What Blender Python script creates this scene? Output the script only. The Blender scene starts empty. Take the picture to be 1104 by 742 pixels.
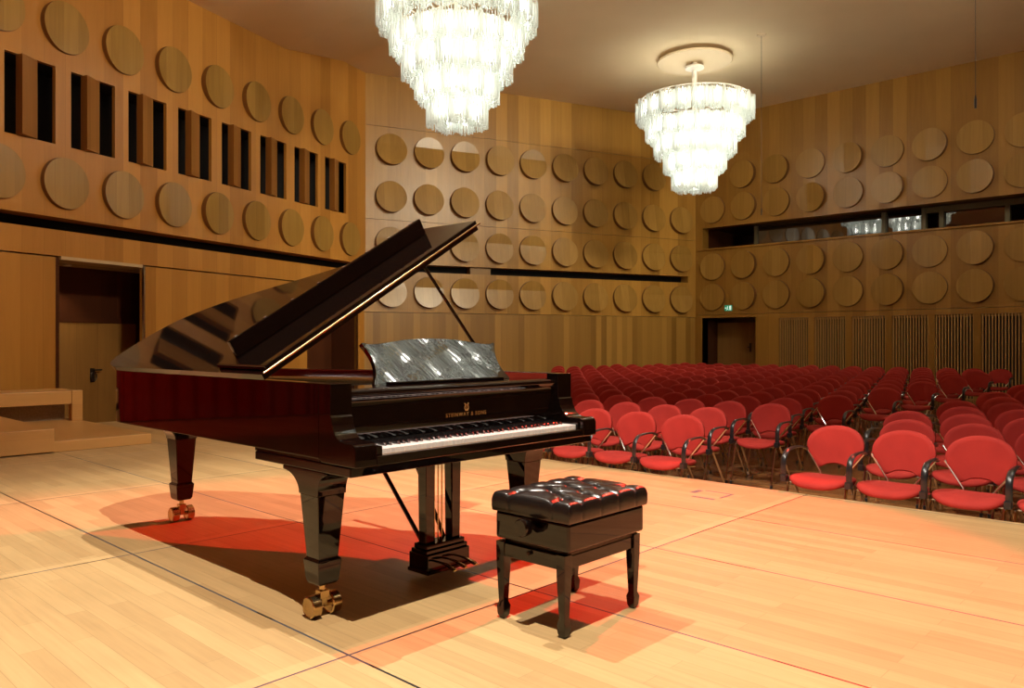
import bpy, bmesh, math, random
from mathutils import Vector, Matrix
random.seed(7)
PI = math.pi
scene = bpy.context.scene
COL = scene.collection

# ------------------------------------------------------------------ materials
def new_mat(name):
    m = bpy.data.materials.new(name); m.use_nodes = True
    nt = m.node_tree; nt.nodes.clear()
    out = nt.nodes.new('ShaderNodeOutputMaterial')
    b = nt.nodes.new('ShaderNodeBsdfPrincipled')
    nt.links.new(b.outputs[0], out.inputs[0])
    return m, nt, b, out

def N(nt, typ, **kw):
    n = nt.nodes.new(typ)
    for k, v in kw.items():
        if k == 'op': n.operation = v
        else: setattr(n, k, v)
    return n

def setin(n, **kw):
    for k, v in kw.items():
        n.inputs[k.replace('_', ' ')].default_value = v

def math_node(nt, op, a, b=None, c=None):
    n = nt.nodes.new('ShaderNodeMath'); n.operation = op
    for i, v in enumerate((a, b, c)):
        if v is None: continue
        if hasattr(v, 'links'): nt.links.new(v, n.inputs[i])
        else: n.inputs[i].default_value = v
    return n.outputs[0]

def mix_col(nt, fac, a, b, blend='MIX'):
    n = nt.nodes.new('ShaderNodeMix'); n.data_type = 'RGBA'; n.blend_type = blend
    for sock, v in ((n.inputs[0], fac), (n.inputs[6], a), (n.inputs[7], b)):
        if hasattr(v, 'links'): nt.links.new(v, sock)
        elif isinstance(v, (int, float)): sock.default_value = v
        else: sock.default_value = (*v, 1)
    return n.outputs[2]

def simple(name, col, rough=.5, metal=0., coat=0., emis=None, estr=0., noise=0., nscale=30.):
    m, nt, b, out = new_mat(name)
    b.inputs['Base Color'].default_value = (*col, 1)
    b.inputs['Roughness'].default_value = rough
    b.inputs['Metallic'].default_value = metal
    b.inputs['Coat Weight'].default_value = coat
    if coat: b.inputs['Coat Roughness'].default_value = .03
    if emis:
        b.inputs['Emission Color'].default_value = (*emis, 1)
        b.inputs['Emission Strength'].default_value = estr
    if noise:
        tc = N(nt, 'ShaderNodeTexCoord'); nz = N(nt, 'ShaderNodeTexNoise')
        nz.inputs['Scale'].default_value = nscale; nz.inputs['Detail'].default_value = 4
        nt.links.new(tc.outputs['Object'], nz.inputs['Vector'])
        f = math_node(nt, 'MULTIPLY_ADD', nz.outputs[0], 2*noise, 1-noise)
        c = mix_col(nt, 1., col, (1, 1, 1), 'MULTIPLY')
        mm = nt.nodes.new('ShaderNodeVectorMath'); mm.operation = 'SCALE'
        mm.inputs[0].default_value = col; nt.links.new(f, mm.inputs['Scale'])
        nt.links.new(mm.outputs[0], b.inputs['Base Color'])
    return m

def wood(name, c1, c2, strip=.3217, rough=.38, grain=1., axis='x', tone=.55, rnd=False, coat=0.0, bump=.15, dimple=0.):
    """veneer boards: random tone per vertical strip, grain stretched along z (local axes)"""
    m, nt, b, out = new_mat(name)
    tc = N(nt, 'ShaderNodeTexCoord')
    sep = N(nt, 'ShaderNodeSeparateXYZ'); nt.links.new(tc.outputs['Object'], sep.inputs[0])
    ax = {'x': 0, 'y': 1, 'z': 2}[axis]
    u = sep.outputs[ax]
    if rnd:
        oi = N(nt, 'ShaderNodeObjectInfo')
        u = math_node(nt, 'ADD', u, math_node(nt, 'MULTIPLY', oi.outputs['Random'], 37.))
    cell = math_node(nt, 'FLOOR', math_node(nt, 'DIVIDE', u, strip))
    wn = N(nt, 'ShaderNodeTexWhiteNoise'); wn.noise_dimensions = '1D'; nt.links.new(cell, wn.inputs['W'])
    comb = N(nt, 'ShaderNodeCombineXYZ')
    if axis == 'z':
        nt.links.new(math_node(nt, 'MULTIPLY', sep.outputs[0], 1.2), comb.inputs[0])
        nt.links.new(math_node(nt, 'MULTIPLY', sep.outputs[1], 14.), comb.inputs[1])
        nt.links.new(math_node(nt, 'MULTIPLY', u, 14.), comb.inputs[2])
    else:
        nt.links.new(math_node(nt, 'MULTIPLY', u, 14.), comb.inputs[0])
        nt.links.new(math_node(nt, 'MULTIPLY', sep.outputs[1-ax], 14.), comb.inputs[1])
        nt.links.new(math_node(nt, 'MULTIPLY', sep.outputs[2], .9), comb.inputs[2])
    off = N(nt, 'ShaderNodeVectorMath', op='ADD'); nt.links.new(comb.outputs[0], off.inputs[0])
    sc = N(nt, 'ShaderNodeVectorMath', op='SCALE'); nt.links.new(wn.outputs['Color'], sc.inputs[0]); sc.inputs['Scale'].default_value = 50
    nt.links.new(sc.outputs[0], off.inputs[1])
    nz = N(nt, 'ShaderNodeTexNoise'); nz.inputs['Scale'].default_value = grain; nz.inputs['Detail'].default_value = 5
    nz.inputs['Distortion'].default_value = .6
    nt.links.new(off.outputs[0], nz.inputs['Vector'])
    f = math_node(nt, 'ADD', math_node(nt, 'MULTIPLY', wn.outputs['Value'], tone), math_node(nt, 'MULTIPLY', nz.outputs[0], 1-tone))
    col = mix_col(nt, f, c1, c2)
    # thin joint lines between strips
    fr = math_node(nt, 'FRACT', math_node(nt, 'DIVIDE', u, strip))
    ln = math_node(nt, 'LESS_THAN', fr, .012)
    col = mix_col(nt, math_node(nt, 'MULTIPLY', ln, .45), col, tuple(x*.3 for x in c1))
    nt.links.new(col, b.inputs['Base Color'])
    b.inputs['Roughness'].default_value = rough
    b.inputs['Coat Weight'].default_value = coat
    b.inputs['Coat Roughness'].default_value = .12
    bp = N(nt, 'ShaderNodeBump'); bp.inputs['Strength'].default_value = bump; bp.inputs['Distance'].default_value = .01
    hsrc = nz.outputs[0]
    if dimple:
        nz2 = N(nt, 'ShaderNodeTexNoise'); nz2.inputs['Scale'].default_value = 4.; nz2.inputs['Detail'].default_value = 2
        nt.links.new(tc.outputs['Object'], nz2.inputs['Vector'])
        hsrc = math_node(nt, 'ADD', hsrc, math_node(nt, 'MULTIPLY', nz2.outputs[0], dimple))
    nt.links.new(hsrc, bp.inputs['Height']); nt.links.new(bp.outputs[0], b.inputs['Normal'])
    return m

def parquet(name, cA, cB, brick_len, brick_w, panel=None, rough=.3, seam=(.012, .012, .014), along='y'):
    m, nt, b, out = new_mat(name)
    tc = N(nt, 'ShaderNodeTexCoord')
    sep = N(nt, 'ShaderNodeSeparateXYZ'); nt.links.new(tc.outputs['Object'], sep.inputs[0])
    comb = N(nt, 'ShaderNodeCombineXYZ')
    a, c = (1, 0) if along == 'y' else (0, 1)
    nt.links.new(sep.outputs[a], comb.inputs[0]); nt.links.new(sep.outputs[c], comb.inputs[1])
    br = N(nt, 'ShaderNodeTexBrick'); nt.links.new(comb.outputs[0], br.inputs['Vector'])
    br.offset = .37; br.offset_frequency = 2
    setin(br, Scale=1., Mortar_Size=.0012, Mortar_Smooth=.2, Bias=0., Brick_Width=brick_len, Row_Height=brick_w)
    br.inputs['Color1'].default_value = (*cA, 1); br.inputs['Color2'].default_value = (*cB, 1)
    br.inputs['Mortar'].default_value = (*[x*.80 for x in cA], 1)
    col = br.outputs['Color']
    # grain
    cg = N(nt, 'ShaderNodeCombineXYZ')
    nt.links.new(math_node(nt, 'MULTIPLY', sep.outputs[a], 2.5), cg.inputs[0])
    nt.links.new(math_node(nt, 'MULTIPLY', sep.outputs[c], 45.), cg.inputs[1])
    nz = N(nt, 'ShaderNodeTexNoise'); nz.inputs['Scale'].default_value = 1.; nz.inputs['Detail'].default_value = 5
    nt.links.new(cg.outputs[0], nz.inputs['Vector'])
    g = math_node(nt, 'MULTIPLY_ADD', nz.outputs[0], .36, .82)
    sc = N(nt, 'ShaderNodeVectorMath', op='SCALE'); nt.links.new(col, sc.inputs[0]); nt.links.new(g, sc.inputs['Scale'])
    col = sc.outputs[0]
    # scuffs and wear
    nz3 = N(nt, 'ShaderNodeTexNoise'); nz3.inputs['Scale'].default_value = 1.3; nz3.inputs['Detail'].default_value = 6
    nt.links.new(tc.outputs['Object'], nz3.inputs['Vector'])
    g3 = math_node(nt, 'MULTIPLY_ADD', nz3.outputs[0], .24, .88)
    sc3 = N(nt, 'ShaderNodeVectorMath', op='SCALE'); nt.links.new(col, sc3.inputs[0]); nt.links.new(g3, sc3.inputs['Scale'])
    col = sc3.outputs[0]
    if panel:
        L, W, oa, oc = panel
        mp = N(nt, 'ShaderNodeMapping'); mp.inputs['Location'].default_value = (-oa, -oc, 0)
        nt.links.new(comb.outputs[0], mp.inputs['Vector'])
        b2 = N(nt, 'ShaderNodeTexBrick'); b2.offset = 0.; b2.squash = 1.
        nt.links.new(mp.outputs[0], b2.inputs['Vector'])
        setin(b2, Scale=1., Mortar_Size=.0055, Mortar_Smooth=.1, Bias=0., Brick_Width=L, Row_Height=W)
        b2.inputs['Color1'].default_value = (.9, .88, .84, 1); b2.inputs['Color2'].default_value = (1.08, 1.06, 1.04, 1)
        b2.inputs['Mortar'].default_value = (.9, .9, .9, 1)
        col = mix_col(nt, 1., col, b2.outputs['Color'], 'MULTIPLY')
        # long light edging boards at the short ends of the panels
        fr = math_node(nt, 'FRACT', math_node(nt, 'DIVIDE', math_node(nt, 'SUBTRACT', sep.outputs[a], oa), L))
        edge = math_node(nt, 'LESS_THAN', fr, .035)
        col = mix_col(nt, math_node(nt, 'MULTIPLY', edge, .35), col, tuple(min(1, x*1.25) for x in cB))
        nsm = N(nt, 'ShaderNodeTexNoise'); nsm.inputs['Scale'].default_value = .9
        nt.links.new(tc.outputs['Object'], nsm.inputs['Vector'])
        sm = mix_col(nt, math_node(nt, 'GREATER_THAN', nsm.outputs[0], .52), seam, (.075, .08, .095))
        col = mix_col(nt, b2.outputs['Fac'], col, sm)
    nt.links.new(col, b.inputs['Base Color'])
    b.inputs['Roughness'].default_value = rough
    nr = N(nt, 'ShaderNodeTexNoise'); nr.inputs['Scale'].default_value = 3.; nr.inputs['Detail'].default_value = 4
    nt.links.new(tc.outputs['Object'], nr.inputs['Vector'])
    nt.links.new(math_node(nt, 'MULTIPLY_ADD', nr.outputs[0], .2, rough-.1), b.inputs['Roughness'])
    return m

M = {}
M['wood_mid'] = wood('veneer side wall', (.24, .112, .015), (.50, .265, .050), strip=.3217, rough=.34, dimple=1.2, bump=.3)
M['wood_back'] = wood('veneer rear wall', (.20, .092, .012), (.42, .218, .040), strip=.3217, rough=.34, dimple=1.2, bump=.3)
M['wood_left'] = wood('veneer stage side wall', (.32, .130, .018), (.56, .26, .048), strip=.333, rough=.38)
M['wood_plank'] = wood('plank wall', (.19, .090, .012), (.42, .225, .043), strip=.17, rough=.4, tone=.75)
M['wood_disc'] = wood('disc veneer', (.22, .115, .018), (.44, .25, .058), strip=.25, rough=.3, rnd=True, tone=.4)
M['disc_edge_shade'] = simple('disc edge shade', (.19, .082, .019), .45)  # darker sides and base ring: shade and shadow gap put into the colour
M['slat'] = wood('slat ash', (.42, .23, .07), (.60, .36, .12), strip=.3, rough=.4)
M['wood_fin'] = wood('fin veneer', (.20, .08, .014), (.36, .155, .034), strip=.12, rough=.4, rnd=True)
M['wood_door'] = wood('door veneer', (.20, .095, .022), (.36, .18, .045), strip=.4, rough=.4, tone=.35)
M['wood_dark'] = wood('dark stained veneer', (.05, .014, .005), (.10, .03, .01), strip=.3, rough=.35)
M['riser'] = wood('riser beech', (.52, .27, .085), (.66, .37, .13), strip=.16, rough=.32, axis='z', tone=.3)
M['black'] = simple('void black', (.004, .003, .003), .8)
M['ceiling'] = simple('ceiling plaster', (.80, .65, .41), .75, noise=.05, nscale=1.2)
M['canopy'] = simple('canopy paint', (.72, .58, .38), .6)
M['stage'] = parquet('stage beech parquet', (.45, .29, .132), (.54, .365, .172), .9, .085, panel=(1.99, 1.0185, 2.386-1.99*4, 1.675-1.0185*12), rough=.42)
M['hall'] = parquet('hall parquet', (.24, .095, .032), (.36, .16, .055), .5, .07, rough=.22)
def lacquer(ior=1.52, rough=.035):
    m, nt, b, out = new_mat('black piano lacquer')
    b.inputs['Base Color'].default_value = (.004, .002, .0015, 1)
    b.inputs['Roughness'].default_value = rough
    b.inputs['IOR'].default_value = ior
    return m
M['lacquer'] = lacquer()
M['desk'] = lacquer(1.95, .02)
M['mahogany'] = simple('inner rim mahogany', (.22, .022, .012), .25, coat=.6, noise=.2, nscale=12)
M['gold'] = simple('bronzed plate', (.62, .42, .14), .38, metal=.9)
M['brass'] = simple('brass', (.55, .40, .19), .24, metal=1.)
M['steel'] = simple('steel', (.62, .60, .58), .25, metal=1.)
M['soundboard'] = simple('spruce soundboard', (.6, .38, .16), .4)
M['ivory'] = simple('white key', (.86, .85, .82), .2, coat=.4)
M['ebony'] = simple('black key', (.01, .009, .009), .25, coat=.5)
M['felt'] = simple('red felt', (.3, .01, .01), .9)
M['letter'] = simple('gilt lettering', (.55, .30, .09), .35, metal=.8)
M['leather'] = None
def leather():
    m, nt, b, out = new_mat('black leather')
    b.inputs['Base Color'].default_value = (.011, .009, .008, 1)
    b.inputs['Roughness'].default_value = .26
    tc = N(nt, 'ShaderNodeTexCoord'); v = N(nt, 'ShaderNodeTexNoise'); v.inputs['Scale'].default_value = 70; v.inputs['Detail'].default_value = 4
    nt.links.new(tc.outputs['Object'], v.inputs['Vector'])
    bp = N(nt, 'ShaderNodeBump'); bp.inputs['Strength'].default_value = .12; bp.inputs['Distance'].default_value = .004
    nt.links.new(v.outputs[0], bp.inputs['Height']); nt.links.new(bp.outputs[0], b.inputs['Normal'])
    return m
M['leather'] = leather()
def velvet():
    m, nt, b, out = new_mat('red velour')
    tc = N(nt, 'ShaderNodeTexCoord'); oi = N(nt, 'ShaderNodeObjectInfo')
    nz = N(nt, 'ShaderNodeTexNoise'); nz.inputs['Scale'].default_value = 7; nz.inputs['Detail'].default_value = 5
    ad = N(nt, 'ShaderNodeVectorMath', op='ADD'); nt.links.new(tc.outputs['Object'], ad.inputs[0])
    cb = N(nt, 'ShaderNodeCombineXYZ'); nt.links.new(math_node(nt, 'MULTIPLY', oi.outputs['Random'], 20.), cb.inputs[0])
    nt.links.new(cb.outputs[0], ad.inputs[1]); nt.links.new(ad.outputs[0], nz.inputs['Vector'])
    col = mix_col(nt, nz.outputs[0], (.27, .009, .005), (.41, .020, .011))
    nt.links.new(col, b.inputs['Base Color'])
    b.inputs['Roughness'].default_value = .85
    b.inputs['Sheen Weight'].default_value = .05
    b.inputs['Sheen Roughness'].default_value = .4
    b.inputs['Sheen Tint'].default_value = (1., .12, .07, 1)
    return m
M['velvet'] = velvet()
M['chrome'] = simple('chrome', (.72, .70, .68), .12, metal=1.)
M['plastic'] = simple('black plastic', (.012, .012, .014), .28, coat=.3)
def rods():
    m, nt, b, out = new_mat('chandelier glass rod')
    nt.nodes.remove(b)
    tr = N(nt, 'ShaderNodeBsdfTranslucent'); tr.inputs[0].default_value = (.93, .97, .95, 1)
    di = N(nt, 'ShaderNodeBsdfDiffuse'); di.inputs[0].default_value = (.9, .94, .92, 1)
    gl = N(nt, 'ShaderNodeBsdfGlossy'); gl.inputs['Roughness'].default_value = .15
    tp = N(nt, 'ShaderNodeBsdfTransparent'); tp.inputs[0].default_value = (.97, 1, .99, 1)
    a = N(nt, 'ShaderNodeMixShader'); a.inputs[0].default_value = .4
    nt.links.new(tr.outputs[0], a.inputs[1]); nt.links.new(di.outputs[0], a.inputs[2])
    c = N(nt, 'ShaderNodeMixShader'); c.inputs[0].default_value = .12
    nt.links.new(a.outputs[0], c.inputs[1]); nt.links.new(gl.outputs[0], c.inputs[2])
    d = N(nt, 'ShaderNodeMixShader'); d.inputs[0].default_value = .35
    nt.links.new(c.outputs[0], d.inputs[1]); nt.links.new(tp.outputs[0], d.inputs[2])
    nt.links.new(d.outputs[0], out.inputs[0])
    return m
M['rod'] = rods()
M['bulb'] = simple('lamp bulb', (1, 1, 1), .5, emis=(1., .93, .82), estr=31.)
M['white_metal'] = simple('white enamel', (.8, .76, .68), .4)
M['bronze'] = simple('dark bronze', (.05, .035, .025), .4, metal=.6)
M['booth'] = simple('booth frame', (.16, .14, .075), .5)
def glass_dark():
    m, nt, b, out = new_mat('dark booth glass')
    b.inputs['Base Color'].default_value = (.01, .009, .008, 1); b.inputs['Roughness'].default_value = .02
    b.inputs['IOR'].default_value = 2.2
    return m
M['glass'] = glass_dark()
M['sign_green'] = simple('exit sign green', (.0, .16, .09), .5, emis=(.0, .35, .2), estr=.5)
M['sign_white'] = simple('exit sign white', (.8, .9, .85), .5, emis=(.7, 1., .85), estr=.6)
M['tape'] = simple('grey tape', (.12, .135, .15), .6)
M['aggregate'] = simple('stone chip board', (.34, .25, .19), .8, noise=.5, nscale=40)
M['door_light'] = simple('alcove paint', (.5, .36, .2), .6)

# ------------------------------------------------------------------ mesh building
class MB:
    def __init__(s): s.v = []; s.f = []; s.m = []
    def add(s, verts, faces, mi=0, mat=None):
        o = len(s.v)
        s.v += [tuple((mat @ Vector(p)) if mat else p) for p in verts]
        s.f += [tuple(i+o for i in f) for f in faces]; s.m += [mi]*len(faces)
        return s
    def box(s, x0, x1, y0, y1, z0, z1, mi=0, mat=None):
        v = [(x, y, z) for z in (z0, z1) for y in (y0, y1) for x in (x0, x1)]
        return s.add(v, [(0, 2, 3, 1), (4, 5, 7, 6), (0, 1, 5, 4), (2, 6, 7, 3), (0, 4, 6, 2), (1, 3, 7, 5)], mi, mat)
    def frustum(s, c0, h0, c1, h1, mi=0, mat=None):
        v = []
        for c, h in ((c0, h0), (c1, h1)):
            v += [(c[0]-h[0], c[1]-h[1], c[2]), (c[0]+h[0], c[1]-h[1], c[2]), (c[0]-h[0], c[1]+h[1], c[2]), (c[0]+h[0], c[1]+h[1], c[2])]
        return s.add(v, [(0, 2, 3, 1), (4, 5, 7, 6), (0, 1, 5, 4), (2, 6, 7, 3), (0, 4, 6, 2), (1, 3, 7, 5)], mi, mat)
    def prism(s, poly, fn, t0, t1, mi=0):
        """poly: 2D points; fn(a,b,t)->3D"""
        n = len(poly)
        v = [fn(a, b, t0) for a, b in poly] + [fn(a, b, t1) for a, b in poly]
        f = [tuple(range(n-1, -1, -1)), tuple(range(n, 2*n))] + [(i, (i+1) % n, n+(i+1) % n, n+i) for i in range(n)]
        return s.add(v, f, mi)
    def sqloft(s, cx, cy, prof, mi=0):
        n = len(prof); v = []
        for z, hx, hy in prof: v += [(cx-hx, cy-hy, z), (cx+hx, cy-hy, z), (cx+hx, cy+hy, z), (cx-hx, cy+hy, z)]
        f = [(3, 2, 1, 0), tuple(4*(n-1)+i for i in range(4))]
        for i in range(n-1):
            for j in range(4): f.append((4*i+j, 4*i+(j+1) % 4, 4*i+4+(j+1) % 4, 4*i+4+j))
        return s.add(v, f, mi)
    def lathe(s, prof, seg=24, mat=None, mi=0, cap=True):
        v = []; f = []
        k = len(prof)
        for j in range(seg):
            a = 2*PI*j/seg
            for r, z in prof: v.append((r*math.cos(a), r*math.sin(a), z))
        for j in range(seg):
            j2 = (j+1) % seg
            for i in range(k-1): f.append((j*k+i, j2*k+i, j2*k+i+1, j*k+i+1))
        if cap:
            if prof[0][0] > 1e-6: f.append(tuple(j*k for j in range(seg-1, -1, -1)))
            if prof[-1][0] > 1e-6: f.append(tuple(j*k+k-1 for j in range(seg)))
        return s.add(v, f, mi, mat)
    def tube(s, pts, r, seg=8, mi=0, flat=None, cap=True):
        pts = [Vector(p) for p in pts]
        rs = r if isinstance(r, (list, tuple)) else [r]*len(pts)
        v = []; f = []
        up = None
        for i, p in enumerate(pts):
            t = (pts[min(i+1, len(pts)-1)]-pts[max(i-1, 0)]).normalized()
            if up is None:
                up = Vector((0, 0, 1)) if abs(t.z) < .9 else Vector((1, 0, 0))
            sd = t.cross(up).normalized(); u2 = sd.cross(t).normalized(); up = u2
            for j in range(seg):
                a = 2*PI*j/seg
                ca, sa = math.cos(a), math.sin(a)
                if flat: ca *= flat[0]; sa *= flat[1]
                v.append(tuple(p+(sd*ca+u2*sa)*rs[i]))
        for i in range(len(pts)-1):
            for j in range(seg):
                j2 = (j+1) % seg
                f.append((i*seg+j, i*seg+j2, (i+1)*seg+j2, (i+1)*seg+j))
        if cap:
            f.append(tuple(range(seg-1, -1, -1))); f.append(tuple((len(pts)-1)*seg+j for j in range(seg)))
        return s.add(v, f, mi)
    def build(s, name, mats, parent=None, loc=None, rot=None, smooth=35, bevel=0., seg=2, weld=False):
        me = bpy.data.meshes.new(name)
        me.from_pydata(s.v, [], s.f)
        if not isinstance(mats, (list, tuple)): mats = [mats]
        for m in mats: me.materials.append(m)
        me.polygons.foreach_set('material_index', s.m)
        bm = bmesh.new(); bm.from_mesh(me)
        if weld: bmesh.ops.remove_doubles(bm, verts=bm.verts, dist=1e-5)
        bmesh.ops.recalc_face_normals(bm, faces=bm.faces)
        if bevel:
            es = [e for e in bm.edges if len(e.link_faces) == 2 and e.calc_face_angle(0) > .6]
            bmesh.ops.bevel(bm, geom=es, offset=bevel, segments=seg, affect='EDGES', profile=.5, clamp_overlap=True)
        bm.to_mesh(me); bm.free()
        if smooth:
            me.polygons.foreach_set('use_smooth', [True]*len(me.polygons))
            me.set_sharp_from_angle(angle=math.radians(smooth))
        me.update()
        o = bpy.data.objects.new(name, me); COL.objects.link(o)
        if bevel and smooth:
            w = o.modifiers.new('normals', 'WEIGHTED_NORMAL'); w.keep_sharp = True
        if parent: o.parent = parent
        if loc: o.location = loc
        if rot: o.rotation_euler = rot
        return o

def tag(o, label=None, cat=None, group=None, kind=None):
    if label: o['label'] = label
    if cat: o['category'] = cat
    if group: o['group'] = group
    if kind: o['kind'] = kind
    return o
def empty(name, loc=(0, 0, 0), rot=(0, 0, 0)):
    o = bpy.data.objects.new(name, None); COL.objects.link(o)
    o.location = loc; o.rotation_euler = rot; o.empty_display_size = .1
    return o
def inst(src, parent=None, loc=None, rot=None):
    c = src.copy(); COL.objects.link(c)
    c.parent = parent
    if loc is not None: c.location = loc
    if rot is not None: c.rotation_euler = rot
    return c
KIDS = {}
def copy_tree(root, loc, rot=None):
    r = root.copy(); COL.objects.link(r); r.location = loc
    if rot is not None: r.rotation_euler = rot
    if root.name not in KIDS: KIDS[root.name] = [(c, list(c.children)) for c in root.children]
    for c, gs in KIDS[root.name]:
        d = c.copy(); COL.objects.link(d); d.parent = r
        for g in gs:
            e = g.copy(); COL.objects.link(e); e.parent = d
    return r
def catmull(pts, n=8):
    out = []
    P = [pts[0]]+list(pts)+[pts[-1]]
    for i in range(1, len(P)-2):
        p0, p1, p2, p3 = [Vector(p) for p in P[i-1:i+3]]
        for k in range(n):
            t = k/n
            out.append(tuple(.5*((2*p1)+(p2-p0)*t+(2*p0-5*p1+4*p2-p3)*t*t+(3*p1-p0-3*p2+p3)*t**3)))
    out.append(tuple(pts[-1]))
    return out
ORD = ['', 'first', 'second', 'third', 'fourth', 'fifth', 'sixth', 'seventh', 'eighth', 'ninth', 'tenth', 'eleventh', 'twelfth', 'thirteenth',
       'fourteenth', 'fifteenth', 'sixteenth', 'seventeenth', 'eighteenth', 'nineteenth', 'twentieth', 'twenty-first', 'twenty-second']

# ------------------------------------------------------------------ setting
XB = 20.5; FL = -.34; CEIL = 7.65
Pc = Vector((20.5, 11.765)); P2 = Vector((11.327, 15.443))
dM = (P2-Pc).normalized()
dL = Vector((-7.16, -2.30)).normalized()
def hall_z(x): return FL + max(0., x-10.)*.0115
# wall frames: local x = s along the wall, local y = into the room, local z = height
class Frame:
    def __init__(s, o, d, flip):
        s.o = o; s.d = d; s.n = Vector((d.y, -d.x)) if not flip else Vector((-d.y, d.x))
        s.ang = math.atan2(d.y, d.x); s.flip = flip
        s.sg = 1 if s.d.x*s.n.y-s.d.y*s.n.x > 0 else -1      # mirrored frames keep local x = -s so that no object is mirrored
    def mat(s):
        return Matrix(((s.d.x*s.sg, s.n.x, 0, s.o.x), (s.d.y*s.sg, s.n.y, 0, s.o.y), (0, 0, 1, 0), (0, 0, 0, 1)))
    def fix(s, me):
        if s.sg < 0:
            me.transform(Matrix.Scale(-1, 4, (1, 0, 0))); me.flip_normals()
    def rot(s): return s.mat().to_3x3().to_4x4()
    def pt(s, a, n, z): 
        p = s.o+s.d*a+s.n*n; return (p.x, p.y, z)
def frame_for(o, d):
    for flip in (False, True):
        f = Frame(o, d, flip)
        if f.n.dot(Vector((5, 3))-f.o) > 0: return f
FB = frame_for(Pc, Vector((0, -1))); FM = frame_for(Pc, dM); FLF = frame_for(P2, dL)
def place(o, fr):
    fr.fix(o.data); o.matrix_world = fr.mat(); return o

def wall(name, mats, fr, bands, t=.35):
    """bands: (z0,z1,n_offset,[(s0,s1)...],mi)"""
    mb = MB()
    for z0, z1, n, segs, mi in bands:
        for a, b in segs: mb.box(a, b, -t, n, z0, z1, mi)
    o = mb.build(name, mats, smooth=0)
    place(o, fr); tag(o, kind='structure'); return o

# stage side wall (left)
slots = [(.75+1.010*k, 1.51+1.010*k) for k in range(0, 16)]
def gaps(a, b, holes):
    out = []; x = a
    for h0, h1 in holes:
        out.append((x, h0)); x = h1
    out.append((x, b)); return out
LEND = 17.
wl = wall('wall_left', [M['wood_left'], M['wood_left']], FLF, [
    (2.45, 2.84, 0, [(-.05, LEND)], 0),
    (3.03, 4.13, 0, [(-.05, LEND)], 0),
    (5.30, 7.9, 0, [(-.05, LEND)], 0)])
mb = MB()
for a, b in gaps(-.05, LEND, slots): mb.box(a, b, -.07, 0, 4.13, 5.30)
o = place(mb.build('slot_mullions', M['wood_left'], smooth=0), FLF); o.parent = wl; o.matrix_parent_inverse = wl.matrix_world.inverted()
bk = MB().box(-.05, LEND, -.62, -.56, 2.4, 5.6).box(-.05, LEND, -.6, -.355, 4.0, 4.128).box(-.05, LEND, -.6, -.355, 5.302, 5.5).box(-.05, LEND, -.34, -.072, 4.131, 4.136).box(-.05, LEND, -.34, -.072, 5.292, 5.299); o = place(bk.build('slot_backing', M['black'], smooth=0), FLF); o.parent = wl; o.matrix_parent_inverse = wl.matrix_world.inverted()
def child(o, par):
    bpy.context.view_layer.update()
    o.parent = par; o.matrix_parent_inverse = par.matrix_basis.inverted(); return o
mb = MB()
for a, b in ((-.05, .32), (2.02, 6.27), (7.74, LEND)): mb.box(a, b, -.09, -.03, -.36, 2.43)
o = place(mb.build('lower_panels', M['wood_left'], smooth=0), FLF); child(o, wl)
# middle side wall
wm = wall('wall_side', [M['wood_mid'], M['wood_plank']], FM, [
    (-.36, 1.87, -.02, [(-.1, 9.93)], 1),
    (1.88, 2.885, 0, [(-.1, 9.93)], 0),
    (2.885, 3.075, 0, [(-.1, .27)], 0), (2.885, 3.075, -.10, [(6.55, 7.12)], 1),
    (3.075, 4.13, 0, [(-.1, 9.93)], 0), (4.138, 6.40, 0, [(-.1, 9.93)], 0), (6.408, 7.9, 0, [(-.1, 9.93)], 0)])
o = place(MB().box(-.1, 9.93, -.38, -.352, 2.7, 7.9).box(.2, 9.9, -.42, -.352, 2.8, 3.2).build('slot_backing', M['black'], smooth=0), FM); child(o, wm)
# rear wall
gr = [(2.55+.9655*k, 3.36+.9655*k) for k in range(0, 11)]
BEND = 18.
wb = wall('wall_back', [M['wood_back'], M['wood_back']], FB, [
    (-.36, 1.80, 0, gaps(-.1, BEND, [(.21, 1.88)]+gr), 0),
    (1.80, 1.85, 0, [(-.1, .21), (1.88, BEND)], 0),
    (1.85, 1.935, 0, [(-.1, BEND)], 0),
    (1.945, 3.86, 0, [(-.1, BEND)], 0),
    (3.86, 4.47, 0, [(-.1, .22), (14., BEND)], 0),
    (4.47, 7.9, 0, [(-.1, BEND)], 0)])
o = place(MB().box(2.2, BEND, -.20, -.16, -.36, 1.795).build('grille_backing', M['black'], smooth=0), FB); child(o, wb)
o = place(MB().box(.1, 14., -.34, .05, 3.815, 3.865).build('parapet_rail', M['wood_back'], smooth=0, bevel=.006), FB); child(o, wb)
# far side and back of the stage, beyond the frame
o = MB().box(-5.3, 20.9, -6.3, -6., -.36, 7.9).build('wall_right', M['wood_mid'], smooth=0); tag(o, kind='structure')
o = MB().box(-5.3, -5., -6.3, 12.5, -.36, 7.9).build('wall_stage', M['wood_left'], smooth=0); tag(o, kind='structure')

# ceiling: lower over the stage, ramp, then the hall
mb = MB()
X0, X1, X2, X3 = -5.3, 8.67, 10.5, 21.2
Z0, Z1 = 7.28, CEIL
prof = [(X0, Z0), (X1, Z0), (X2, Z1), (X3, Z1), (X3, 8.0), (X0, 8.0)]
mb.prism(prof, lambda a, b, t: (a, t, b), -6.3, 16.5)
o = mb.build('ceiling', M['ceiling'], smooth=0); tag(o, kind='structure')
# hatch in the ceiling over the first chandelier
hz = 7.28
o = MB().box(5.4, 8.4, 7.0, 9.02, hz-.015, hz+.01).build('trim_1', M['canopy'], smooth=0, bevel=.004); tag(o, kind='structure')

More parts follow.
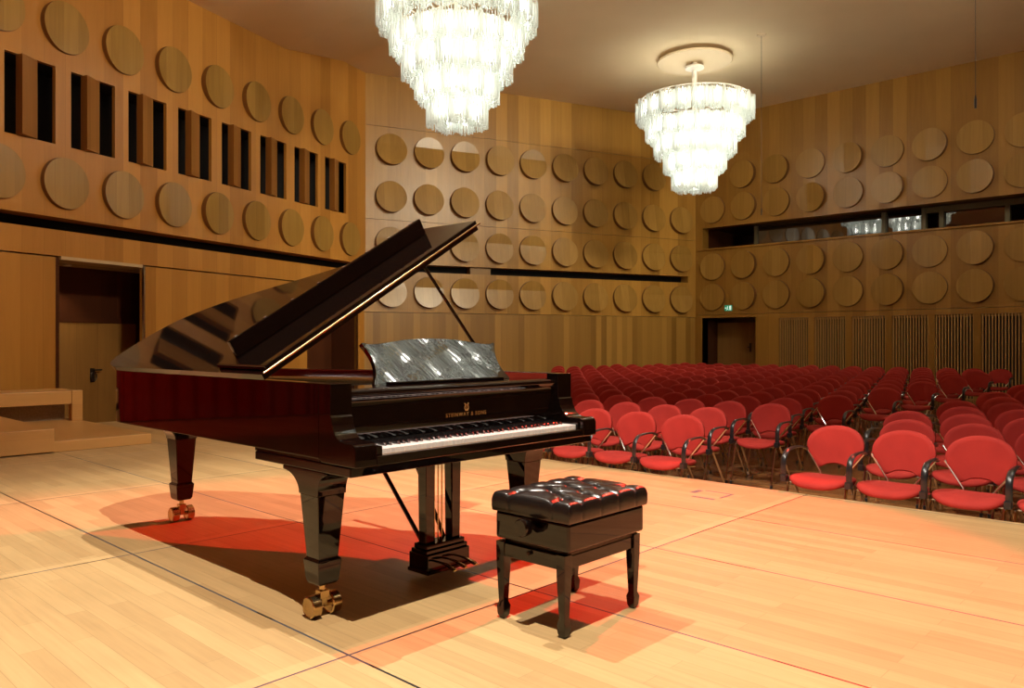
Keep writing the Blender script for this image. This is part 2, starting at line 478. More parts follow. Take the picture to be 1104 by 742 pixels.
# hall floor (gently raked to the back) and stage floor
mb = MB()
prof = [(5.6, FL), (10., FL), (20.9, FL+10.9*.0115), (20.9, -.7), (5.6, -.7)]
mb.prism(prof, lambda a, b, t: (a, t, b), -6.3, 16.)
o = mb.build('floor', M['hall'], smooth=0); tag(o, kind='structure')
SX = 5.80
o = MB().box(-5.2, SX, -6.2, 11.9, -.05, 0.).build('floor_stage', M['stage'], smooth=0); tag(o, kind='structure')
o = MB().box(-5.2, SX-.03, -6.2, 11.85, -.36, -.05).build('trim_2', M['riser'], smooth=0); tag(o, kind='structure')
o = MB().box(-5.2, 5.6, 11.85, 17., -.7, -.34).build('floor_passage', M['stage'], smooth=0); tag(o, kind='structure')

# ---- doors
def inwall(name, fr, mb, mats, par, **kw):
    o = place(mb.build(name, mats, **kw), fr)
    if par: child(o, par)
    return o
# door alcove left; the passage runs on behind the right-hand panel
mb = MB()
mb.box(7.74, 7.8, -1.1, -.03, -.34, 2.43).box(4.4, 4.46, -1.1, -.33, -.34, 2.43)
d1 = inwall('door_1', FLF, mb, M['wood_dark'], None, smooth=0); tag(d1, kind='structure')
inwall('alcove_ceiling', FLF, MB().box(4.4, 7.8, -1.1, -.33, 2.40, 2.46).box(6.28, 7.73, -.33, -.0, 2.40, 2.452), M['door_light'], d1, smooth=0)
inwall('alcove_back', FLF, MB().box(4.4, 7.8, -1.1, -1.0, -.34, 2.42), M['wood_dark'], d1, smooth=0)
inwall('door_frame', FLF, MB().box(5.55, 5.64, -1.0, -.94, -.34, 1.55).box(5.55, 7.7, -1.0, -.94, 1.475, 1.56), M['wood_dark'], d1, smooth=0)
inwall('door_leaf', FLF, MB().box(5.645, 7.70, -1.0, -.955, -.33, 1.47), M['wood_door'], d1, smooth=0, bevel=.004)
mb = MB(); mb.box(6.47, 6.55, -.955, -.945, .46, .70)
mb.tube([(6.52, -.945, .67), (6.52, -.885, .67), (6.38, -.885, .67)], .014, 8)
ring = [(6.50+.055*math.cos(a), -.93, .56+.08*math.sin(a)) for a in [i*PI/8 for i in range(17)]]
mb.tube(ring, .010, 6)
inwall('door_handle', FLF, mb, M['bronze'], d1)
inwall('edge_profile', FLF, MB().box(6.245, 6.272, -.03, .012, -.34, 2.43), M['steel'], d1, smooth=0)
inwall('downlight', FLF, MB().lathe([(.0, 0), (.06, 0), (.07, -.02), (.05, -.03), (0, -.03)], 16, Matrix.Translation((7.2, -.62, 2.40))), M['white_metal'], d1)
# second, dark doorway on the same wall behind the piano lid
mb = MB().box(.25, .32, -.9, -.03, -.36, 2.43).box(2.02, 2.08, -.9, -.03, -.36, 2.43).box(.25, 2.08, -.9, -.8, -.36, 2.43).box(.25, 2.08, -.9, -.03, 2.40, 2.46)
d2 = inwall('door_2', FLF, mb, M['wood_dark'], None, smooth=0); tag(d2, kind='structure')
inwall('door_leaf', FLF, MB().box(.34, 2.0, -.8, -.75, -.34, 2.1), M['wood_dark'], d2, smooth=0, bevel=.004)
# rear hall door in its recess
mb = MB().box(.15, .21, -1.0, -.01, -.3, 1.85).box(1.88, 1.94, -1.0, -.01, -.3, 1.85).box(.15, 1.94, -1.0, -.01, 1.85, 1.9).box(.15, 1.94, -1.0, -.9, -.3, 1.85)
d3 = inwall('door_3', FB, mb, M['wood_dark'], None, smooth=0); tag(d3, kind='structure')
inwall('door_leaf', FB, MB().box(.25, 1.42, -.9, -.85, -.28, 1.72).box(1.425, 1.86, -.9, -.85, -.28, 1.72), M['wood_door'], d3, smooth=0, bevel=.004)
mb = MB().box(1.28, 1.34, -.85, -.83, .86, 1.12).tube([(1.31, -.83, 1.0), (1.31, -.78, 1.0), (1.25, -.78, 1.0)], .014, 8)
inwall('door_handle', FB, mb, M['bronze'], d3)
inwall('door_handle', FB, MB().box(1.46, 1.60, -.85, -.81, .38, .43), M['bronze'], d3)
# exit sign
es = empty('exit_sign', FB.pt(1.055, 0, 2.12)); tag(es, 'small green running-man exit sign above the rear hall door', 'sign')
mb = MB().box(.945, 1.165, 0, .03, 2.04, 2.20)
def undereasy(name, fr, mb, mats, root, **kw):
    o = mb.build(name, mats, **kw)
    bpy.context.view_layer.update()
    o.parent = root; o.matrix_parent_inverse = root.matrix_world.inverted(); fr.fix(o.data); o.matrix_basis = fr.mat(); return o
bpy.context.view_layer.update()
undereasy('sign_panel', FB, mb, M['sign_green'], es, smooth=0)
mb = MB()
mb.box(1.095, 1.15, .03, .034, 2.06, 2.18)                      # doorway
mb.lathe([(0, -.002), (.012, -.002), (.012, .002), (0, .002)], 10, Matrix.Translation((1.045, .032, 2.165)) @ Matrix.Rotation(PI/2, 4, 'X'))
mb.add([(1.02, .034, 2.15), (1.055, .034, 2.15), (1.05, .034, 2.10), (1.08, .034, 2.06), (1.065, .034, 2.055), (1.04, .034, 2.09), (1.015, .034, 2.055), (1.0, .034, 2.065), (1.025, .034, 2.105)], [tuple(range(9))])
mb.add([(.955, .034, 2.12), (.985, .034, 2.15), (.985, .034, 2.13), (1.0, .034, 2.13), (1.0, .034, 2.11), (.985, .034, 2.11), (.985, .034, 2.09)], [tuple(range(7))])
undereasy('pictogram', FB, mb, M['sign_white'], es, smooth=0)

# ---- control booth behind the long opening in the rear wall
wn = inwall('window_1', FB, MB().box(.1, 14., -2.4, -2.3, 3.7, 4.7).box(.1, 14., -2.4, -.34, 3.6, 3.82).box(.1, 14., -2.4, -.34, 4.5, 4.8).box(.1, .2, -2.4, -.34, 3.7, 4.7), M['wood_dark'], None, smooth=0)
tag(wn, kind='structure')
inwall('window_pane', FB, MB().box(1.55, 5.0, -.85, -.83, 3.82, 4.5), M['glass'], wn, smooth=0)
mb = MB()
for a in (1.5, 5.0, 5.95, 6.35, 7.75, 8.6): mb.box(a-.05, a+.05, -.95, -.78, 3.82, 4.5)
mb.box(5.95, 8.6, -.95, -.80, 3.82, 3.97).box(5.95, 8.6, -.95, -.80, 4.36, 4.5)
inwall('window_frame', FB, mb, M['booth'], wn, smooth=0)
inwall('window_pane', FB, MB().box(5.05, 5.9, -.92, -.90, 3.82, 4.42), M['glass'], wn, smooth=0)
inwall('window_pane', FB, MB().box(6.4, 7.7, -.92, -.90, 3.97, 4.36), M['glass'], wn, smooth=0)

# ---- round discs on the walls
def disc_mesh(mode, a0, d_l, d_c, d_r, R=.385, seg=56):
    """thick drum with a front made of two tilted facets; mode v: ridge vertical at x=a0, h: ridge horizontal at z=a0"""
    bm = bmesh.new()
    ring = [bm.verts.new((R*math.cos(2*PI*i/seg), 0, R*math.sin(2*PI*i/seg))) for i in range(seg)]
    face = bm.faces.new(ring)
    co, no = (Vector((a0, 0, 0)), Vector((1, 0, 0))) if mode == 'v' else (Vector((0, 0, a0)), Vector((0, 0, 1)))
    bmesh.ops.bisect_plane(bm, geom=bm.verts[:]+bm.edges[:]+bm.faces[:], plane_co=co, plane_no=no)
    def depth(v):
        q = v.co.x if mode == 'v' else v.co.z
        return d_c+(d_l-d_c)*(a0-q)/(R+a0) if q < a0 else d_c+(d_r-d_c)*(q-a0)/(R-a0)
    dep = {v: depth(v) for v in bm.verts}
    bound = [e for e in bm.edges if len(e.link_faces) == 1]
    loop = [bound[0].verts[0], bound[0].verts[1]]; used = {bound[0]}
    while True:
        nx = [e for e in loop[-1].link_edges if e not in used and len(e.link_faces) == 1]
        if not nx: break
        e = nx[0]; used.add(e); w = e.other_vert(loop[-1])
        if w is loop[0]: break
        loop.append(w)
    base = [bm.verts.new((v.co.x, -.012, v.co.z)) for v in loop]
    for v, d in dep.items(): v.co.y = d
    n = len(loop)
    for i in range(n): bm.faces.new((loop[i], loop[(i+1) % n], base[(i+1) % n], base[i]))
    bm.faces.new(base[::-1])
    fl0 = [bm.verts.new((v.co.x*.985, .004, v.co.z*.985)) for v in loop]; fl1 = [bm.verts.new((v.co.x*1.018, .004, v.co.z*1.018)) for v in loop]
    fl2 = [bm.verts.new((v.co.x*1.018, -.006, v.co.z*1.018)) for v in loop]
    shadow_ring = [bm.faces.new((fl0[i], fl0[(i+1) % n], fl1[(i+1) % n], fl1[i])) for i in range(n)]
    shadow_ring += [bm.faces.new((fl1[i], fl1[(i+1) % n], fl2[(i+1) % n], fl2[i])) for i in range(n)]
    for fc in shadow_ring: fc.material_index = 1  # thin ring at the disc base, coloured dark as a shadow gap
    bmesh.ops.recalc_face_normals(bm, faces=bm.faces)
    me = bpy.data.meshes.new('acoustic_disc'); bm.to_mesh(me); bm.free()
    me.materials.append(M['wood_disc']); me.materials.append(M['disc_edge_shade'])
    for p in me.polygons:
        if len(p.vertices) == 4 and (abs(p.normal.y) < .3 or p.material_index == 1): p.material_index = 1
    me.polygons.foreach_set('use_smooth', [len(p.vertices) == 4 for p in me.polygons]); me.set_sharp_from_angle(angle=math.radians(14))
    return me
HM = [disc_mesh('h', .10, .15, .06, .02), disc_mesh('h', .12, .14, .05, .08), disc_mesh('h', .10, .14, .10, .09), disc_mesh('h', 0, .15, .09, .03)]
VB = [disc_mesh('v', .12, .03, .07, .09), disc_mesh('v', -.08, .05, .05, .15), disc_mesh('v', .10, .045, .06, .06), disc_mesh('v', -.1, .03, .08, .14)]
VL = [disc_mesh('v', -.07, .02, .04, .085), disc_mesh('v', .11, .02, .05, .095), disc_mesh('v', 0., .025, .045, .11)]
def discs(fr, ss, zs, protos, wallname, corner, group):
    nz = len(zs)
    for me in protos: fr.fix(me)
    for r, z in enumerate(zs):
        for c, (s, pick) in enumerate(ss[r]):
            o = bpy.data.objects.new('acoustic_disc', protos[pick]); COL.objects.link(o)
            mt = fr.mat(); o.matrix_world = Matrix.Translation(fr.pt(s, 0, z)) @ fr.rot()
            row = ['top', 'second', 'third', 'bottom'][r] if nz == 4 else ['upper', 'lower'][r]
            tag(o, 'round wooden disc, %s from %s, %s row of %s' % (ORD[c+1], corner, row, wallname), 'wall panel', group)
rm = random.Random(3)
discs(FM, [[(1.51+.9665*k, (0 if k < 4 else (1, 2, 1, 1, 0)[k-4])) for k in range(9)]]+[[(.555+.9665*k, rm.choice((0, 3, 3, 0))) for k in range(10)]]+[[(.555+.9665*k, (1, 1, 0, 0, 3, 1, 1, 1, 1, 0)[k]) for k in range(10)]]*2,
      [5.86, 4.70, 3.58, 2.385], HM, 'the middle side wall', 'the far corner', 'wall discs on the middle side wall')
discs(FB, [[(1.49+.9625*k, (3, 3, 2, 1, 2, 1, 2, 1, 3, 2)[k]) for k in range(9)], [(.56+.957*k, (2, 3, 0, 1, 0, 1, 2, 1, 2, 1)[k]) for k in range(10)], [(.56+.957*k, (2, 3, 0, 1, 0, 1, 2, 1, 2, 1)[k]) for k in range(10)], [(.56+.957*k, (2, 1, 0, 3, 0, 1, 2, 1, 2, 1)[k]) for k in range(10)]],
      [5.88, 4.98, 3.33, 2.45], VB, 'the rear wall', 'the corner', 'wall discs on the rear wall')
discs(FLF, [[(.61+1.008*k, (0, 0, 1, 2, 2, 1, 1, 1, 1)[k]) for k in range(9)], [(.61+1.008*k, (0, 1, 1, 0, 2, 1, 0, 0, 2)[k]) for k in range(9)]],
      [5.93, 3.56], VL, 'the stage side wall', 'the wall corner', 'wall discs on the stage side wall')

# ---- angled fins in the slots of the left wall
mb = MB()
mb.prism([(.20, .125), (-.10, .005), (-.10, -.03), (.20, -.03)], lambda a, b, t: (a, b, t), .008, 1.158)
fin = mb.build('acoustic_fin', M['wood_fin'], smooth=0, bevel=.003); FLF.fix(fin.data)
for k in range(10):
    s0, s1 = slots[k]
    o = fin if k == 0 else inst(fin)
    o.matrix_world = Matrix.Translation(FLF.pt((s0+s1)/2, 0, 4.131)) @ FLF.rot()
    tag(o, 'angled wooden fin in the %s black slot from the corner on the stage side wall' % ORD[k+1], 'wall panel', 'angled fins on the stage side wall')

# ---- slatted grilles low on the rear wall
mb = MB()
for i in range(13):
    a = .015+i*.0648
    mb.box(a, a+.024, -.07, -.008, 0, 2.05)
mb.box(0, .805, -.09, -.07, 2.0, 2.055).box(0, .805, -.09, -.07, 0, .04)
gril = mb.build('slatted_grille', M['slat'], smooth=0); FB.fix(gril.data)
for k in range(6):
    o = gril if k == 0 else inst(gril)
    z = hall_z(20.5)+.005
    o.matrix_world = Matrix.Translation(FB.pt(gr[k][0]+.003, 0, z)) @ FB.rot()
    o.scale = (1, 1, (1.797-z)/2.055)
    tag(o, 'tall slatted wooden grille in the rear wall, %s from the door' % ORD[k+1], 'grille', 'slatted grilles in the rear wall')

# ---- unseen red curtain, added to redden the reflection in the piano side
pts = []
for i in range(121):
    a = 9.6+i*.055
    pts.append((a, .16+.05*math.sin(i*1.25)))
mb = MB(); v = [(a, n_, z) for z in (.02, 2.3) for a, n_ in pts]+[(a, n_-.02, z) for z in (.02, 2.3) for a, n_ in pts]
k_ = len(pts); f = []
for i in range(k_-1): f += [(i, i+1, k_+i+1, k_+i), (2*k_+i+1, 2*k_+i, 3*k_+i, 3*k_+i+1), (k_+i, k_+i+1, 3*k_+i+1, 3*k_+i), (i+1, i, 2*k_+i, 2*k_+i+1)]
o = place(mb.add(v, f).build('reflection_curtain', M['velvet'], smooth=60), FLF); tag(o, 'red curtain added out of view to redden the piano side reflection', 'curtain')

# ---- choir risers left
def riser(name, x0, x1, y0, y1, z0, z1, label):
    r = MB().box(x0, x1, y0, y1, z0, z1).build(name, M['riser'], smooth=0, bevel=.006); tag(r, label, 'platform', 'stage risers at the left'); return r
riser('stage_riser', 2.664, 3.655, 9.0, 12.6, 0, .112, 'low wooden stage platform beside the taller box near the piano tail')
riser('stage_riser', 0.6, 2.654, 8.95, 11.2, .012, .25, 'pale wooden stage box at the left edge of the photo')
hr = empty('stage_riser', (2.6, 11.24, .112)); tag(hr, 'tall bench-like wooden riser with an open gap in front of the left door', 'platform', 'stage risers at the left')
def rel(o, root):
    bpy.context.view_layer.update(); o.parent = root; o.matrix_parent_inverse = root.matrix_world.inverted(); return o
bpy.context.view_layer.update()
rel(MB().box(1.2, 3.53, 11.23, 11.29, .335, .505).build('front_board', M['riser'], smooth=0, bevel=.004), hr)
rel(MB().box(3.535, 3.665, 11.23, 11.36, .113, .507).build('corner_post', M['riser'], smooth=0, bevel=.004), hr)
rel(MB().box(1.2, 3.655, 11.295, 12.0, .46, .503).build('deck', M['riser'], smooth=0, bevel=.004), hr)
rel(MB().box(1.2, 3.53, 11.5, 11.55, .113, .459).build('back_panel', M['aggregate'], smooth=0), hr)

# ---- gaffer tape marks on the stage
tp = MB(); 
for (a, b, c, d) in ((5.13, 5.16, 2.80, 2.98), (5.22, 5.42, 2.785, 2.805), (5.40, 5.42, 2.80, 3.02), (5.27, 5.40, 3.03, 3.075)): tp.box(a, b, c, d, .0002, .0012)
o = tp.build('tape_mark', M['tape'], smooth=0); tag(o, 'grey tape marks stuck on the stage floor near its edge', 'tape')

# ------------------------------------------------------------------ chandeliers
TIERS = [(1.34, 6.60, 6.13, 20), (1.13, 6.14, 5.73, 17), (.94, 5.78, 5.33, 13), (.72, 5.38, 4.97, 10), (.53, 5.00, 4.56, 7)]
def cluster_mesh():
    mb = MB(); rr = random.Random(5)
    for ring, n, l0, l1 in ((.165, 22, .36, .40), (.125, 14, .40, .43), (.07, 9, .42, .46)):
        for i in range(n):
            a = 2*PI*(i+.5*(ring < .15))/n
            x, y = ring*math.cos(a), ring*math.sin(a); L = rr.uniform(l0, l1)
            top = rr.uniform(-.012, .012)+(.02 if ring > .15 else -.03)
            mb.lathe([(.0105, -L+.012), (.014, -L+.006), (.014, -L-.004), (.009, -L-.008), (.009, -L)][::-1] if False else [(.013, -L), (.0105, -L+.02), (.0105, top)], 6, Matrix.Translation((x, y, 0)))
    return mb
CLM = cluster_mesh().build('glass_cluster', M['rod'], smooth=60)
COL.objects.unlink(CLM)
mb = MB(); mb.lathe([(0, -.26), (.035, -.245), (.05, -.205), (.046, -.165), (.02, -.12), (.014, -.08), (.014, 0.02), (0, .02)], 10)
BLB = mb.build('lamp_bulb', M['bulb'], smooth=60); COL.objects.unlink(BLB)
def ringmesh(r, z):
    mb = MB()
    pts = [(r*math.cos(2*PI*i/40), r*math.sin(2*PI*i/40), z) for i in range(41)]
    mb.tube(pts, .014, 6, cap=False)
    for k in range(4):
        a = k*PI/2+.3
        mb.tube([(r*math.cos(a), r*math.sin(a), z), (.05*math.cos(a), .05*math.sin(a), z+.08)], .010, 6)
    return mb
def chandelier(x, y, label, ceil, canopy, dz=0.):
    root = empty('chandelier', (x, y, 4.55+dz)); tag(root, label, 'chandelier', 'tiered glass chandeliers')
    rel_z = -4.55
    st = MB().lathe([(.055, 4.9+rel_z), (.055, ceil-.05+rel_z)], 16).build('stem', M['white_metal'], root)
    st2 = MB().lathe([(.06, 7.34+rel_z), (.21, 7.38+rel_z), (.215, 7.42+rel_z), (.1, 7.47+rel_z), (.06, 7.5+rel_z)] if canopy else [(.06, 7.04+rel_z), (.21, 7.08+rel_z), (.215, 7.12+rel_z), (.06, 7.2+rel_z)], 28).build('ceiling_cup', M['white_metal'], root)
    if canopy:
        MB().lathe([(0, ceil-.13+rel_z), (.82, ceil-.13+rel_z), (.84, ceil-.11+rel_z), (.84, ceil-.09+rel_z), (.5, ceil-.07+rel_z), (.5, ceil+.002+rel_z)], 56).build('canopy_disc', M['canopy'], root)
    mb = MB()
    for rr_ in (.45, .85, 1.2): mb.tube([(rr_*math.cos(2*PI*i/48), rr_*math.sin(2*PI*i/48), 6.67+rel_z) for i in range(49)], .013, 6, cap=False)
    for i in range(8): mb.tube([(.04*math.cos(i*PI/4), .04*math.sin(i*PI/4), 6.9+rel_z), (.45*math.cos(i*PI/4), .45*math.sin(i*PI/4), 6.67+rel_z), (1.2*math.cos(i*PI/4), 1.2*math.sin(i*PI/4), 6.67+rel_z)], .012, 6)
    mb.build('top_frame', M['white_metal'], root)
    MB().lathe([(.022, .5), (.022, 2.5)], 10).build('inner_pipe', M['white_metal'], root)
    for ti, (R, zt, zb, n) in enumerate(TIERS):
        rc = R-.175
        rg = ringmesh(rc, 0).build('tier_ring', M['white_metal'], root, loc=(0, 0, zt+rel_z))
        for k in range(n):
            a = 2*PI*(k+.37*ti)/n
            s = (zt-zb)/.46
            c = bpy.data.objects.new('glass_cluster', CLM.data); COL.objects.link(c); c.parent = rg
            c.location = (rc*math.cos(a), rc*math.sin(a), -.005); c.rotation_euler = (0, 0, a*3.1); c.scale = (1, 1, s)
            c = bpy.data.objects.new('lamp_bulb', BLB.data); COL.objects.link(c); c.parent = rg
            c.location = (rc*math.cos(a), rc*math.sin(a), -.005); c.scale = (1, 1, 1)
    return root
chandelier(8.80, 9.47, 'large glass rod chandelier hanging nearest, cut off by the top edge', 7.21, False, .09)
chandelier(15.84, 9.12, 'far glass rod chandelier hanging whole below its round ceiling disc', 7.65, True)
chandelier(7.4, -.1, 'glass rod chandelier seen only mirrored in the piano music desk', 7.30, False)

# ---- hanging microphones
def mic(x, y, zc, zb, label):
    r = empty('hanging_microphone', (x, y, zb)); tag(r, label, 'microphone', 'cables hanging from the ceiling')
    MB().lathe([(.004, 0), (.004, zc-zb)], 6).build('cable', M['bronze'], r)
    MB().lathe([(.0, zc-zb-.03), (.09, zc-zb-.03), (.1, zc-zb+.001)], 16).build('ceiling_rose', M['canopy'], r)
    MB().lathe([(0, -.12), (.012, -.12), (.014, -.02), (.008, .03), (0, .03)], 10).build('capsule', M['plastic'], r)
mic(15.65, 7.42, 7.65, 3.95, 'thin cable hanging from the ceiling right of the far chandelier')
mic(10.25, 2.25, 7.599, 3.97, 'small microphone on a thin cable near the top right of the photo')

# ------------------------------------------------------------------ audience chairs
def make_chair():
    """faces -X; origin on the floor under the seat centre"""
    root = empty('audience_chair')
    # backrest: wide fan shaped pad; outline in (y,z)
    half = [(.06, .521), (.100, .500), (.122, .493), (.146, .508), (.185, .57), (.212, .632), (.219, .68), (.205, .73), (.165, .778), (.09, .813)]
    out = [(0, .528)]+half+[(0, .824)]+[(-a, b) for a, b in half[::-1]]
    ol = catmull(out+[out[0]], 3)[:-1]
    n = len(ol); v = []; f = []
    def bx(y, z): return .255+(z-.5)*.16-.9*y*y      # curved, leaning back
    lay = [(0., .80, -.030), (0., .93, -.030), (0, 1., -.018), (0, 1., .006), (0, .95, .014), (0, .8, .014)]
    cy, cz = 0, .66
    for _, k, dx in lay:
        for y, z in ol:
            yy, zz = cy+(y-cy)*k, cz+(z-cz)*k
            v.append((bx(yy, zz)+dx, yy, zz))
    L = len(lay)
    for i in range(L-1):
        for j in range(n): f.append((i*n+j, i*n+(j+1) % n, (i+1)*n+(j+1) % n, (i+1)*n+j))
    # fill centre with a grid-like fan
    for base, flip in ((0, False), ((L-1)*n, True)):
        ci = len(v)
        inner = []
        for k in (.4,):
            for j in range(n):
                y, z = cy+(ol[j][0]-cy)*k, cz+(ol[j][1]-cz)*k
                v.append((bx(y, z)+(lay[0][2] if base == 0 else lay[-1][2]), y, z))
        v.append((bx(0, cz)+(lay[0][2] if base == 0 else lay[-1][2]), 0, cz)); cc = len(v)-1
        for j in range(n):
            f.append((base+j, base+(j+1) % n, ci+(j+1) % n, ci+j)); f.append((ci+j, ci+(j+1) % n, cc))
    MB().add(v, f).build('backrest', M['velvet'], root, smooth=50)
    # seat cushion
    mb = MB(); nu, nv = 12, 12; v = []; f = []
    so = []
    for i in range(40):
        a = 2*PI*i/40; ca, sa = math.cos(a), math.sin(a)
        e = .62
        y = .230*math.copysign(abs(sa)**e, sa); x = .215*math.copysign(abs(ca)**e, ca)
        y *= 1.0-.12*(x > 0)*(x/.215)
        so.append((x, y))
    def sz(x, y): return .452+.03*((y/.24)**2)*.6-.05*x*.5-(.030*max(0, -(x+.11)/.1)**2)
    lay = [(.0, .0), (.45, .0), (.85, -.002), (.97, -.012), (1., -.028), (.96, -.046), (.85, -.054), (.0, -.054)]
    for k, dz in lay:
        for x, y in so: v.append((x*k, y*k, sz(x*k, y*k)+dz))
    n = 40
    for i in range(len(lay)-1):
        for j in range(n): f.append((i*n+j, i*n+(j+1) % n, (i+1)*n+(j+1) % n, (i+1)*n+j))
    MB().add(v, f).build('seat', M['velvet'], root, smooth=60, weld=True)
    # legs: inverted V on each side, chrome tube with black foot
    for sy in (-1, 1):
        for fx, tx in ((-.245, -.13), (.235, -.06)):
            leg = MB().tube([(tx, sy*.218, .435), (tx+(fx-tx)*.1, sy*.219, .40), (fx, sy*.220, .015)], .0105, 8).build('leg', M['chrome'], root)
            MB().lathe([(.013, 0), (.014, .03), (.011, .035)], 8, Matrix.Translation((fx, sy*.220, 0))).build('foot', M['plastic'], leg)
        # diagonal rod carrying the back
        MB().tube([(.05, sy*.075, .405), (.17, sy*.085, .435), (.185, sy*.10, .46), (.232, sy*.226, .635)], .0085, 8).build('back_rod', M['chrome'], root)
    MB().tube([(-.13, -.22, .415), (-.11, 0, .395), (-.13, .22, .415)], .010, 8).tube([(.06, -.22, .41), (.06, .22, .41)], .010, 8).tube([(-.13, .22, .425), (.06, .22, .41)], .010, 8).tube([(-.13, -.22, .425), (.06, -.22, .41)], .010, 8).build('seat_frame', M['chrome'], root)
    return root
def arm_mesh(sy):
    pts = catmull([(.235, sy*.222, .625), (.14, sy*.240, .652), (.0, sy*.246, .655), (-.10, sy*.247, .640), (-.155, sy*.247, .585), (-.165, sy*.247, .50), (-.16, sy*.247, .43)], 4)
    return MB().tube(pts, .022, 8, flat=(1., .42))
def clip_mesh(sy):
    return MB().box(-.185, -.13, sy*.242-.022, sy*.242+.022, .415, .465)
chair = make_chair()
arm = arm_mesh(-1).build('armrest', M['plastic'], chair, smooth=50)
clip_mesh(-1).build('clip', M['plastic'], arm, bevel=.005)
chair_end = copy_tree(chair, (0, 0, 0))
arm2 = arm_mesh(1).build('armrest', M['plastic'], chair_end, smooth=50)
clip_mesh(1).build('clip', M['plastic'], arm2, bevel=.005)
KIDS[chair_end.name] = [(c, list(c.children)) for c in chair_end.children]
KIDS[chair.name] = [(c, list(c.children)) for c in chair.children]
used_proto = {chair.name: False, chair_end.name: False}
def put_chair(x, y, end, label, group):
    p = chair_end if end else chair
    loc = (x, y, hall_z(x+.05)); rz = random.uniform(-.006, .006)
    if not used_proto[p.name]:
        used_proto[p.name] = True; c = p; c.location = loc; c.rotation_euler = (0, 0, rz)
    else: c = copy_tree(p, loc, (0, 0, rz))
    tag(c, label, 'chair', group)
ROWS = 15; BACK = .285
rc = random.Random(11)
PITCH = .50
for r in range(ROWS):
    bx_ = 6.25+.907*r                      # X of the backrest top
    x = bx_-BACK
    stag = .0 if r % 2 == 0 else .26
    wy = 11.765+.4009*(20.5-x)-1.0          # keep clear of the side wall
    ymax = min(wy, .84*bx_+.1 if r < 12 else 99)
    y = 3.69+stag; k = 1
    rowname = 'front' if r == 0 else ORD[r+1]
    seats = []
    while y < ymax: seats.append(y); y += PITCH
    for k, y in enumerate(seats):
        put_chair(x, y, k == len(seats)-1, 'red upholstered chair, %s from the aisle in the %s row behind the piano' % (ORD[k+1], rowname), 'red audience chairs left of the aisle')
    if r < 11:
        yy = 2.335-(0 if r % 2 == 0 else .26); k = 0
        ymin = bx_/6.1-.35
        while yy > ymin:
            put_chair(x+.02, yy, k == 0, 'red upholstered chair, %s from the aisle in the %s row at the right edge' % (ORD[k+1], rowname), 'red audience chairs right of the aisle')
            yy -= PITCH; k += 1

# ------------------------------------------------------------------ grand piano
PX0, PX1, PY = 1.70, 3.165, 2.38
ZT = .985
piano = empty('grand_piano', (2.50, 3.6, 0)); tag(piano, 'black lacquered concert grand piano with its lid raised on stage', 'piano')
bpy.context.view_layer.update()
PS = 1.045; PC = Vector((0, 0, 1.145))
SM = Matrix.Translation(PC) @ Matrix.Scale(PS, 4) @ Matrix.Translation(-PC)
def P_(o):          # case parts: drawn at a 1/1.045 working size
    o.parent = piano; o.matrix_parent_inverse = Matrix.Translation((-2.50, -3.6, 0)) @ SM; return o
def PF(o):          # parts that stand on the floor, drawn full size
    o.parent = piano; o.matrix_parent_inverse = Matrix.Translation((-2.50, -3.6, 0)); return o
outline = [(1.70, 2.62), (1.70, 3.2), (1.70, 4.0), (1.70, 4.50), (1.706, 4.66), (1.735, 4.765), (1.80, 4.820), (1.90, 4.845), (2.03, 4.853), (2.15, 4.835), (2.27, 4.765), (2.38, 4.64), (2.47, 4.49), (2.57, 4.27),
           (2.68, 4.02), (2.80, 3.77), (2.94, 3.53), (3.07, 3.30), (3.14, 3.08), (PX1, 2.85), (PX1, 2.62)]
OUT = catmull(outline, 6)
def offset(pts, d):
    res = []
    for i, p in enumerate(pts):
        a = Vector(pts[max(i-1, 0)]); b = Vector(pts[min(i+1, len(pts)-1)])
        t = (b-a).normalized(); nrm = Vector((-t.y, t.x))      # left of travel (travel tail-wards on the spine -> -X side)
        res.append((p[0]-nrm.x*d, p[1]-nrm.y*d))
    return res
def strip(outer, inner, z0, z1):
    mb = MB(); n = len(outer)
    v = [(x, y, z0) for x, y in outer]+[(x, y, z1) for x, y in outer]+[(x, y, z0) for x, y in inner]+[(x, y, z1) for x, y in inner]
    f = []
    for i in range(n-1):
        f += [(i, i+1, n+i+1, n+i), (2*n+i+1, 2*n+i, 3*n+i, 3*n+i+1), (n+i, n+i+1, 3*n+i+1, 3*n+i), (i+1, i, 2*n+i, 2*n+i+1)]
    f += [(0, n, 3*n, 2*n), (n-1, 2*n-1+0, 4*n-1, 3*n-1)]
    return mb.add(v, f)
P_(strip(OUT, offset(OUT, .05), .69, ZT).build('case_rim', M['lacquer'], smooth=40, bevel=.004))
P_(strip(offset(OUT, .0505), offset(OUT, .085), .70, ZT-.004).build('inner_rim', M['mahogany'], smooth=40))
inn = offset(OUT, .086)
P_(MB().prism([(x, y) for x, y in inn if y > 2.6], lambda a, b, t: (a, b, t), .80, .815).build('soundboard', M['soundboard'], smooth=0))
inn2 = offset(OUT, .11)
pl = [(x, y) for x, y in inn2 if y > 2.78]
mb = MB(); mb.prism(pl, lambda a, b, t: (a, b, t), .895, .91)
for i in range(4):
    x = 2.0+.27*i; mb.box(x-.015, x+.015, 2.9, min(4.6, 4.9-1.15*max(0, x-2.1)), .91, .935)
for r, c in ((.05, (2.0, 4.5)), (.06, (2.3, 4.2)), (.05, (2.85, 3.2))):
    mb.lathe([(r, .91), (r+.012, .914), (r+.012, .91)], 16, Matrix.Translation((c[0], c[1], 0)))
P_(mb.build('cast_iron_plate', M['gold'], smooth=30))
mb = MB()
